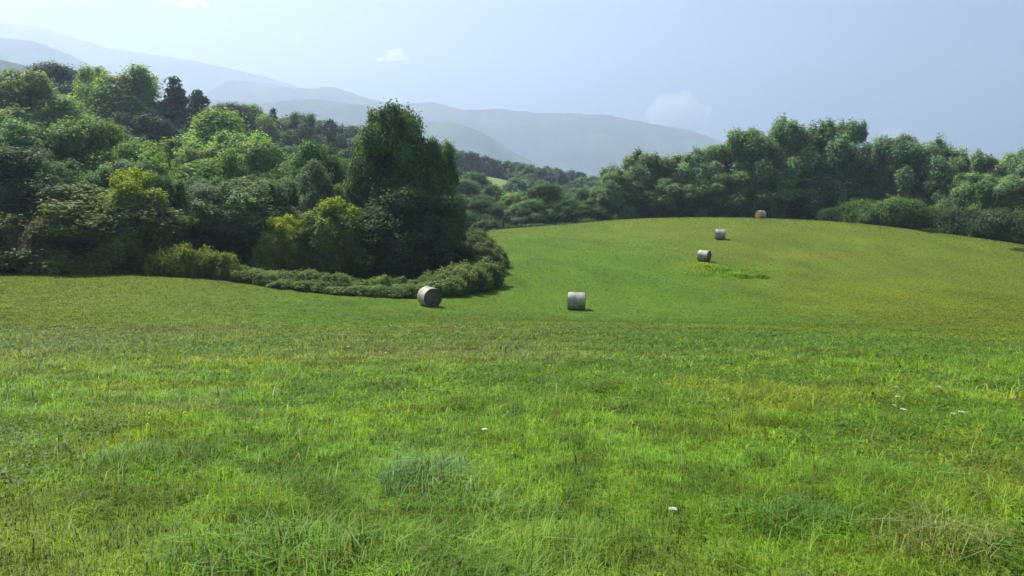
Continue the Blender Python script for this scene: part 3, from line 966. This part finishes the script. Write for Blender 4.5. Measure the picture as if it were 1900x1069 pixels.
def seen_d(px, py):
    """distance at which the ground is met along a line of sight"""
    for d in np.arange(30, 110, .25):
        p = at(px, py, d)
        if p[2] <= gz(p[0], d): return float(d)
    return 60.0


gb = 'bushes along the field edge'
bramble = (.078, .116, .038)
for px, py, h, w in [(300, 512, 1.5, 2.0), (325, 513, 2.2, 2.6), (352, 514, 1.8, 2.4), (385, 516, 2.1, 2.4), (412, 519, 1.9, 2.2), (436, 520, 1.2, 1.8)]:
    bush(px, seen_d(px, py) + .8, h, w, (.088, .112, .020), 'yellow-green bush in the low row before the grey-green trees', 'yellow-green bushes on the left', name='bush')
for i in range(46):
    t = (i % 23) / 22; px = 452 + t * 345 + random.uniform(-5, 5)
    d = seen_d(px, np.interp(px, [440, 500, 600, 700, 760, 800], [522, 533, 545, 553, 553, 550])) + (random.uniform(.5, 1.3) if i < 23 else random.uniform(1.6, 4.0))
    bush(px, d, random.uniform(.5, .95) if i < 23 else random.uniform(.7, 1.3), random.uniform(1.2, 2.4), tuple(q * k for q in bramble for k in [random.uniform(.97, 1.03) * (.85 + .3 * ((i * 7) % 11) / 10)]),
         'low pale green bramble bush in the row at the foot of the dark trees', 'bramble bushes at the foot of the wood', cat='bramble')
for i, (px, py, h, w) in enumerate([(808, 550, 1.1, 2.4), (832, 549, 1.4, 2.8), (858, 546, 1.6, 2.8), (885, 542, 1.7, 2.8), (902, 534, 1.8, 2.4), (845, 540, 1.8, 3), (872, 535, 1.9, 3), (890, 528, 2.0, 2.6)]):
    bush(px, seen_d(px, py) + 1.0, h, w, (.076, .108, .034), 'rounded olive bramble bush in the swelling clump right behind the nearest hay bale', 'bramble bushes behind the nearest bale', cat='bramble')
for i, (px, py, h, w) in enumerate([(906, 507, 1.4, 2.8), (918, 499, 1.5, 2.4), (898, 499, 1.8, 3.0), (884, 492, 2.1, 3.2), (905, 487, 1.7, 2.8), (893, 476, 2.2, 3), (880, 466, 2.4, 3)]):
    bush(px, seen_d(px, py) + 1.0, h, w, (.058, .080, .032), 'darker bush at the right tip of the wood beside the field', 'bushes at the tip of the wood', cat='bush')
bush(88, 58.6, 3.9, 5.4, (.068, .066, .042), 'big grey-brown feathery shrub at the foot of the olive tree on the left', gb, 'shrub', 'shrub', 3.4)
bush(165, 58.8, 2.6, 3.4, DK, 'dark shrub right of the grey-brown shrub', gb, 'shrub', 'shrub')
bush(20, 58.8, 2.8, 3.6, DK, 'dark shrub at the left border, left of the grey-brown shrub', gb, 'shrub', 'shrub')
bush(235, 58.8, 2.4, 3.6, (.034, .052, .018), 'dark green shrub under the yellow-topped draped tree', gb, 'shrub', 'shrub')
bush(285, 58.8, 2.2, 2.6, (.040, .060, .018), 'green shrub left of the yellow-green bush row', gb, 'shrub', 'shrub')
# pale bush on the crest
for px, d, h, w, lab in [(1610, 133, 4.0, 8, 'left third of the pale green thicket on the crest'), (1655, 131, 4.8, 9, 'highest pale green bush of the thicket on the crest'),
                         (1705, 129, 4.3, 8, 'right third of the pale green thicket on the crest')]:
    bush(px, d, h, w, (.060, .098, .029), lab.replace('left third', 'leftmost pale green bush').replace('right third', 'rightmost pale green bush').replace('of the pale green thicket', 'of the thicket'),
         'pale green bushes on the crest')
for i, (px, d, h, w) in enumerate([(1545, 137, 2.6, 6), (1575, 136, 2.6, 5), (1750, 127, 3.6, 7), (1800, 122, 4.2, 8), (1850, 119, 4.5, 8), (1900, 116, 4.2, 8)]):
    bush(px, d, h, w, (.036, .056, .026), 'dark green bush under the crest trees at the field edge', 'dark bushes at the crest edge')
for i, (px, d) in enumerate([(890, 119), (915, 127), (945, 134), (975, 136), (1010, 138), (1050, 140), (1090, 141)]):
    bush(px, d, random.uniform(.9, 1.7), random.uniform(2.5, 4.5), (.045, .068, .028), 'small green bush on the far left rim of the field below the dip', 'bushes on the far rim of the field')
# small weeds standing in the mown grass
def weed_clump(px, d, rx, ry, hgt, col, label):
    """taller tufty growth left standing by the mower"""
    n = int(420 * rx)
    cx = px_x(px, d); base = gz(cx, d)
    a = RNG.uniform(0, 2 * PI, n); r = RNG.random(n) ** .75 * (.6 + .8 * vnoise(a * 1.2 + 4, a * 0 + px, 5))
    lx = r * np.cos(a) * rx * .6; ly = r * np.sin(a) * ry * .6
    z = ground_z(cx + lx, d + ly) - base
    h = hgt * RNG.uniform(.35, 1.3, n) * np.clip(1.1 - .8 * r, .15, 1)
    C = np.tile(np.array(col) * np.array([1.9, 1.9, 1.0]), (n, 1)) * RNG.uniform(.65, 1.4, n)[:, None]
    me = blades_mesh('weed_clump', lx, ly, z, h, RNG.uniform(.05, .12, n), RNG.uniform(0, 2 * PI, n), RNG.uniform(.3, 1.3, n), RNG.uniform(.1, .8, n), C, .05)
    o = link('weed_clump', me, M_GRASS); o.location = (cx, d, base)
    tag(o, label, 'weed clump', 'weed clumps in the mown field')


for px, py, d, w, h, c, lab in [
    (1310, 497, 80, 3.0, .38, (0.105, 0.150, 0.022), 'yellowish weed clump just below the tilted hay bale'),
    (1345, 505, 78, 3.6, .38, (0.070, 0.135, 0.022), 'green weed clump in the middle of the rough patch on the hill'),
    (1298, 515, 76, 2.6, .30, (0.070, 0.135, 0.022), 'low green weed clump at the left end of the rough patch on the hill'),
    (1365, 520, 75, 2.2, .45, (0.080, 0.150, 0.018), 'bright green weed clump at the lower right of the rough patch'),
    (1380, 524, 74.5, 1.2, .40, (.050, .100, .016), 'dark green weed clump beside the bright one'),
    (1414, 526, 74.5, 1.2, .40, (.050, .105, .016), 'dark green weed clump at the right end of the rough patch'),
    (1390, 500, 79, 3.0, .22, (0.085, 0.140, 0.024), 'flat green weed clump at the upper right of the rough patch')]:
    weed_clump(px, d, w * 1.2, w * 1.6, h, [q * 1.15 for q in c], lab)

weed_clump(1720, 119.5, 2.2, 2.6, .75, (.030, .042, .016), 'lone small dark weed clump on the crest at the right')
weed_clump(1893, 103, 1.8, 2.4, .6, (.050, .080, .018), 'green weed clump on the slope at the right border')

# small pale rock at the far rim
def rock(px, d, s, label):
    rng = np.random.default_rng(4)
    import bmesh
    bm = bmesh.new(); bmesh.ops.create_icosphere(bm, subdivisions=3, radius=1)
    for v in bm.verts:
        k = 1 + .25 * math.sin(v.co.x * 3 + 1) * math.cos(v.co.y * 4) + rng.normal(0, .03)
        v.co = Vector((v.co.x * 1.5 * k, v.co.y * k, max(v.co.z * .8 * k, -.4)))
    me = bpy.data.meshes.new('rock'); bm.to_mesh(me); bm.free(); me.shade_smooth()
    o = link('rock', me, M_ROCK); x = px_x(px, d); o.location = (x, d, gz(x, d) + .2 * s); o.scale = (s, s, s)
    tag(o, label, 'rock')


rock(916, 125.5, .30, 'small whitish rock at the far rim of the field right of the wood')

# ------------------------------------------------------------------ hay bales
def bale_meshes():
    rng = np.random.default_rng(9)
    # axis along X, radius .65, length 1.2
    R, Lh = .65, .60
    NA, NL = 72, 15
    V = []; F = []
    for i in range(NL):
        t = -1 + 2 * i / (NL - 1)
        edge = 1 - .045 * abs(t) ** 8
        for j in range(NA):
            a = 2 * PI * j / NA
            r = R * edge * (1 + .006 * math.sin(9 * a + 3 * t) + .007 * math.sin(i * 2.4) + rng.normal(0, .004))
            z = r * math.sin(a)
            if z < -.60: z = -.60 - (z + .60) * -.3          # sagging flat foot
            V.append((t * Lh, r * math.cos(a), z))
    for i in range(NL - 1):
        for j in range(NA):
            F.append((i * NA + j, i * NA + (j + 1) % NA, (i + 1) * NA + (j + 1) % NA, (i + 1) * NA + j))
    wrap = np_mesh('net_wrap', np.array(V), [np.array(F)])
    ends = []
    for sgn in (-1, 1):
        V = []; F = []; NR = 26
        for i in range(NR + 1):
            r0 = .625 * i / NR
            for j in range(NA):
                a = 2 * PI * j / NA
                spiral = math.sin(2 * PI * (r0 / .075 - sgn * a / (2 * PI)))
                x = sgn * (Lh - .012 + .010 * spiral + .02 * (1 - (r0 / .625) ** 2) + rng.normal(0, .004))
                z = r0 * math.sin(a)
                if z < -.59: z = -.59
                V.append((x, r0 * math.cos(a), z))
        for i in range(NR):
            for j in range(NA):
                F.append((i * NA + j, i * NA + (j + 1) % NA, (i + 1) * NA + (j + 1) % NA, (i + 1) * NA + j))
        ends.append(np_mesh('end_face', np.array(V), [np.array(F)], False))
    # loose straws sticking out round the rims and foot
    V = []; F = []
    for i in range(260):
        sgn = rng.choice([-1, 1]); a = rng.uniform(0, 2 * PI); r = rng.uniform(.3, .66)
        p = np.array([sgn * Lh * .98, r * math.cos(a), max(r * math.sin(a), -.6)])
        q = p + np.array([sgn * rng.uniform(.02, .09), *(rng.normal(0, .08, 2))]); q[2] = max(q[2], -.62)
        w = rng.normal(size=3) * .004; b = len(V)
        V += [p - w, p + w, q + w * .5, q - w * .5]; F.append((b, b + 1, b + 2, b + 3))
    loose = np_mesh('loose_straw', np.array(V), [np.array(F)])
    return wrap, ends, loose


WRAP, ENDS, LOOSE = bale_meshes()


def bale(px, py, d, yaw, size, label, end_mat=None):
    p = at(px, py, d); x, y = p[0], p[1]
    z = gz(x, y)
    # lie on the slope
    e = .6
    nx = (gz(x - e, y) - gz(x + e, y)) / (2 * e); ny = (gz(x, y - e) - gz(x, y + e)) / (2 * e)
    nrm = Vector((nx, ny, 1)).normalized()
    ax = Vector((math.cos(yaw), math.sin(yaw), 0)); ax = (ax - nrm * ax.dot(nrm)).normalized()
    by = nrm.cross(ax)
    Mx = Matrix((ax, by, nrm)).transposed().to_4x4()
    s = size / 1.3
    o = empty('hay_bale', (0, 0, 0))
    o.rotation_mode = 'QUATERNION'
    o.matrix_world = Matrix.Translation(Vector((x, y, z)) + nrm * (.585 * s)) @ Mx @ Matrix.Scale(s, 4)
    link('net_wrap', WRAP, M_WRAP, o)
    for e_ in ENDS:
        f = link('end_face', e_, M_HAY, o)
        if end_mat: f.material_slots[0].link = 'OBJECT'; f.material_slots[0].material = end_mat
    link('loose_straw', LOOSE, M_HAY, o)
    tag(o, label, 'hay bale', 'round hay bales on the mown field')


R_ = math.radians
bale(796, 568, 52, R_(-62), 1.34, 'round grey hay bale with its dark end turned to the viewer, beside the brambles')
bale(1069, 575, 55, R_(-7), 1.30, 'round hay bale lying sideways alone in the valley, its curved side to the viewer')
bale(1306, 484, 84, R_(-38), 1.22, 'pale round hay bale lying askew just above the rough weedy patch on the hill')
bale(1336, 444, 105, R_(-12), 1.40, 'pale round hay bale halfway between the askew one and the crest')
bale(1411, 406, 130, R_(30), 1.35, 'farthest round hay bale, its ends coloured a sunlit reddish, on the crest before the trees', M_HAYSUN)

# ------------------------------------------------------------------ mountains
def ridge(name, prof, D, depth, label, ca, cb, seed, ext=(0, 0), jag=1.0):
    """long ridge: prof = skyline in photo pixels, D = distance of its crest"""
    pts = np.array([at(px, py, D) for px, py in prof])
    xs, hs = pts[:, 0], pts[:, 2]
    x = np.linspace(xs[0], xs[-1], 340); base = -14.0
    H = np.interp(x, xs, hs)
    ker = np.hanning(9); ker /= ker.sum(); Hp = np.pad(H, 4, 'edge'); H = np.convolve(Hp, ker, 'valid')
    NT = 60
    t = np.linspace(-1, 1, NT)            # -1 foot towards the viewer, 0 crest, 1 back foot
    X, T = np.meshgrid(x, t, indexing='ij')
    spur = fbm(X / 420 + seed, np.abs(T) * .8 + seed, seed, 4)
    Y = D + T * depth * (1 + .5 * (spur - .5)) * np.where(T < 0, 1, .8)
    prof_t = (1 - np.abs(T)) ** (.85)
    fold = (fbm(X / 330 + T * .8, Y / 500, seed + 5, 4) - .5) * 2 * np.clip(np.abs(T) * (1 - np.abs(T)) * 4, 0, 1)
    Z = base + (H[:, None] - base) * (prof_t + .22 * fold * (1 - np.abs(T)))
    Z += (fbm(X / 22, Y / 22, seed + 9, 3) - .5) * 14 * jag * (1 - np.abs(T)) * D / 6000
    V = np.stack([X, Y, Z], -1).reshape(-1, 3)
    i = np.arange(len(x) - 1)[:, None] * NT; j = np.arange(NT - 1)[None]
    q = np.stack([i + j, i + NT + j, i + NT + j + 1, i + j + 1], -1).reshape(-1, 4)
    me = np_mesh(name, V, [q])
    o = link(name, me, mat_mountain(name, ca, cb)); o['kind'] = 'structure'; o['label'] = label
    return o


F1 = (.012, .024, .012); F2 = (.105, .135, .060)
ridge('mountain_range', [(-900, 10), (-300, 30), (0, 36), (80, 46), (200, 86), (330, 106), (460, 132), (560, 160), (700, 182), (900, 235), (1100, 300)], 5000, 1600,
      'pale high mountain range fading into haze at the left', F1, F2, 3)
ridge('mountain_ridge', [(-500, 40), (-200, 50), (0, 66), (70, 76), (130, 98), (200, 135), (300, 190), (420, 250)], 3000, 900,
      'blue-grey mountain shoulder at the far left', F1, F2, 7)
ridge('mountain_ridge', [(150, 260), (330, 190), (380, 170), (430, 147), (500, 152), (550, 163), (620, 159), (660, 172), (720, 192), (800, 225), (900, 262), (1000, 300)], 4000, 1100,
      'hazy mountain ridge with a flat top above the left wood', F1, F2, 11)
ridge('mountain_ridge', [(100, 260), (300, 205), (380, 184), (480, 187), (580, 181), (650, 190), (690, 196), (760, 222), (850, 226), (900, 246), (960, 285), (1040, 325), (1100, 345)], 2800, 850,
      'nearer darker blue ridge running down behind the tallest tree', F1, F2, 15)
ridge('mountain_ridge', [(560, 260), (680, 205), (730, 191), (800, 187), (860, 204), (930, 201), (1000, 209), (1060, 208), (1130, 211), (1200, 226), (1280, 239), (1350, 266), (1430, 300), (1560, 345), (1700, 385)], 4300, 1200,
      'long hazy blue mountain dropping towards the trees on the right', F1, F2, 19)
ridge('hill', [(-600, 70), (-200, 92), (0, 107), (60, 118), (110, 128), (200, 150), (320, 200), (420, 250)], 1150, 380,
      'dark wooded hill just showing above the trees at the far left', F1, F2, 23, jag=3.0)

# ------------------------------------------------------------------ clouds
def mat_cloud(name, dens):
    m, nt, out = newmat(name); L = nt.links.new
    tc = N(nt, 'ShaderNodeTexCoord')
    nz = N(nt, 'ShaderNodeTexNoise', Scale=.0075, Detail=6.0, Roughness=.68); L(tc.outputs['Object'], nz.inputs['Vector'])
    mr = N(nt, 'ShaderNodeMapRange'); mr.inputs[1].default_value = .44; mr.inputs[2].default_value = .70; mr.inputs[3].default_value = 0; mr.inputs[4].default_value = dens
    L(nz.outputs[0], mr.inputs[0])
    v = N(nt, 'ShaderNodeVolumePrincipled'); v.inputs['Color'].default_value = (1, 1, 1, 1); v.inputs['Anisotropy'].default_value = .6
    L(mr.outputs[0], v.inputs['Density']); L(v.outputs[0], out.inputs['Volume'])
    return m


def cloud(px, py, wpx, hpx, label, seed, dens, D=9200):
    import bmesh
    rng = np.random.default_rng(seed)
    c = at(px, py, D); w = wpx / FPX * D; h = hpx / FPX * D
    bm = bmesh.new()
    for i in range(26):
        u = rng.uniform(-1, 1); top = 1 - u * u
        r = h * rng.uniform(.12, .30) * (.45 + .65 * top)
        m = Matrix.Translation((u * w * .42, rng.normal(0, .12) * w, h * (-.25 + .5 * top * rng.random()))) @ Matrix.Diagonal((1.5, 1.3, 1, 1))
        bmesh.ops.create_icosphere(bm, subdivisions=3, radius=r, matrix=m)
    me = bpy.data.meshes.new('cloud'); bm.to_mesh(me); bm.free()
    o = link('cloud', me, mat_cloud('cloud_vapour', dens))
    rm = o.modifiers.new('merge', 'REMESH'); rm.mode = 'VOXEL'; rm.voxel_size = h * .06
    o.location = c
    tag(o, label, 'cloud', 'small clouds low in the sky')


cloud(1258, 200, 130, 70, 'soft pinkish-white cloud over the right end of the mountains', 2, .032)
cloud(730, 104, 66, 26, 'small bright white cloud above the middle of the mountains', 5, .05)
cloud(1660, 250, 56, 40, 'small white cloud peeking over the crest trees', 8, .05)
cloud(355, 4, 70, 22, 'thin white cloud cut by the top border', 12, .03)
cloud(548, 76, 60, 12, 'faint wisp of cloud left of the small bright white one', 14, .012)
cloud(784, 142, 34, 12, 'faint scrap of cloud just below the small bright white one', 15, .014)
cloud(412, 36, 40, 12, 'faint scrap of cloud below the one at the top border', 16, .014)

# ------------------------------------------------------------------ haze
HAZE = 3.5e-4
def build_haze():
    x0, x1, y0, y1, z0, z1 = -7300, 7300, -7300, 7300, -24, 1420
    V = np.array([(x, y, z) for z in (z0, z1) for y in (y0, y1) for x in (x0, x1)], float)
    Fq = np.array([(0, 2, 3, 1), (4, 5, 7, 6), (0, 1, 5, 4), (2, 6, 7, 3), (0, 4, 6, 2), (1, 3, 7, 5)])
    me = np_mesh('haze', V, [Fq], False)
    m, nt, out = newmat('haze_air')
    v = N(nt, 'ShaderNodeVolumePrincipled'); v.inputs['Color'].default_value = (.508, .604, .765, 1)
    v.inputs['Density'].default_value = HAZE; v.inputs['Anisotropy'].default_value = .52
    nt.links.new(v.outputs[0], out.inputs['Volume'])
    o = link('haze', me, m); o['kind'] = 'stuff'; o['label'] = 'pale blue summer haze filling the valley'; o['category'] = 'haze'
    o.display_type = 'WIRE'


build_haze()

# ------------------------------------------------------------------ light
SUN_EL, SUN_AZ = R_(55), R_(43)          # sun high, to the left of the view
sd = Vector((-math.sin(SUN_AZ) * math.cos(SUN_EL), math.cos(SUN_AZ) * math.cos(SUN_EL), math.sin(SUN_EL)))
sun = bpy.data.lights.new('sun', 'SUN'); sun.energy = 5.0; sun.angle = R_(.53); sun.color = (1, .95, .86)
so = bpy.data.objects.new('sun', sun); COL.objects.link(so)
so.rotation_euler = sd.to_track_quat('Z', 'Y').to_euler()
W = bpy.data.worlds.new('World'); S.world = W; W.use_nodes = True
nt = W.node_tree; bg = nt.nodes['Background']
sky = nt.nodes.new('ShaderNodeTexSky'); sky.sky_type = 'NISHITA'; sky.sun_disc = False
sky.sun_elevation = SUN_EL; sky.sun_rotation = -SUN_AZ
sky.air_density = .6; sky.dust_density = .7; sky.ozone_density = 1.2; sky.altitude = 300
nt.links.new(sky.outputs[0], bg.inputs[0]); bg.inputs[1].default_value = .052

# ------------------------------------------------------------------ camera
cam = bpy.data.cameras.new('camera'); co = bpy.data.objects.new('camera', cam); COL.objects.link(co)
cam.sensor_width = 36; cam.lens = 36 * FPX / 1900; cam.clip_end = 60000; cam.clip_start = .05
co.location = (0, 0, EYE); co.rotation_euler = (PI / 2 - PITCH, 0, 0)
S.camera = co

S.view_settings.view_transform = 'Standard'; S.view_settings.look = 'None'
S.view_settings.exposure = 1.35; S.view_settings.gamma = 1
S.render.engine = 'CYCLES'
cy = S.cycles
cy.use_denoising = True
try: cy.denoiser = 'OPENIMAGEDENOISE'
except Exception: pass
cy.max_bounces = 6; cy.diffuse_bounces = 4; cy.glossy_bounces = 2; cy.transmission_bounces = 3; cy.volume_bounces = 5; cy.transparent_max_bounces = 8
cy.volume_max_steps = 64
cy.use_adaptive_sampling = True; cy.adaptive_threshold = .01
cy.sample_clamp_indirect = 4
S.render.filter_size = 1.6
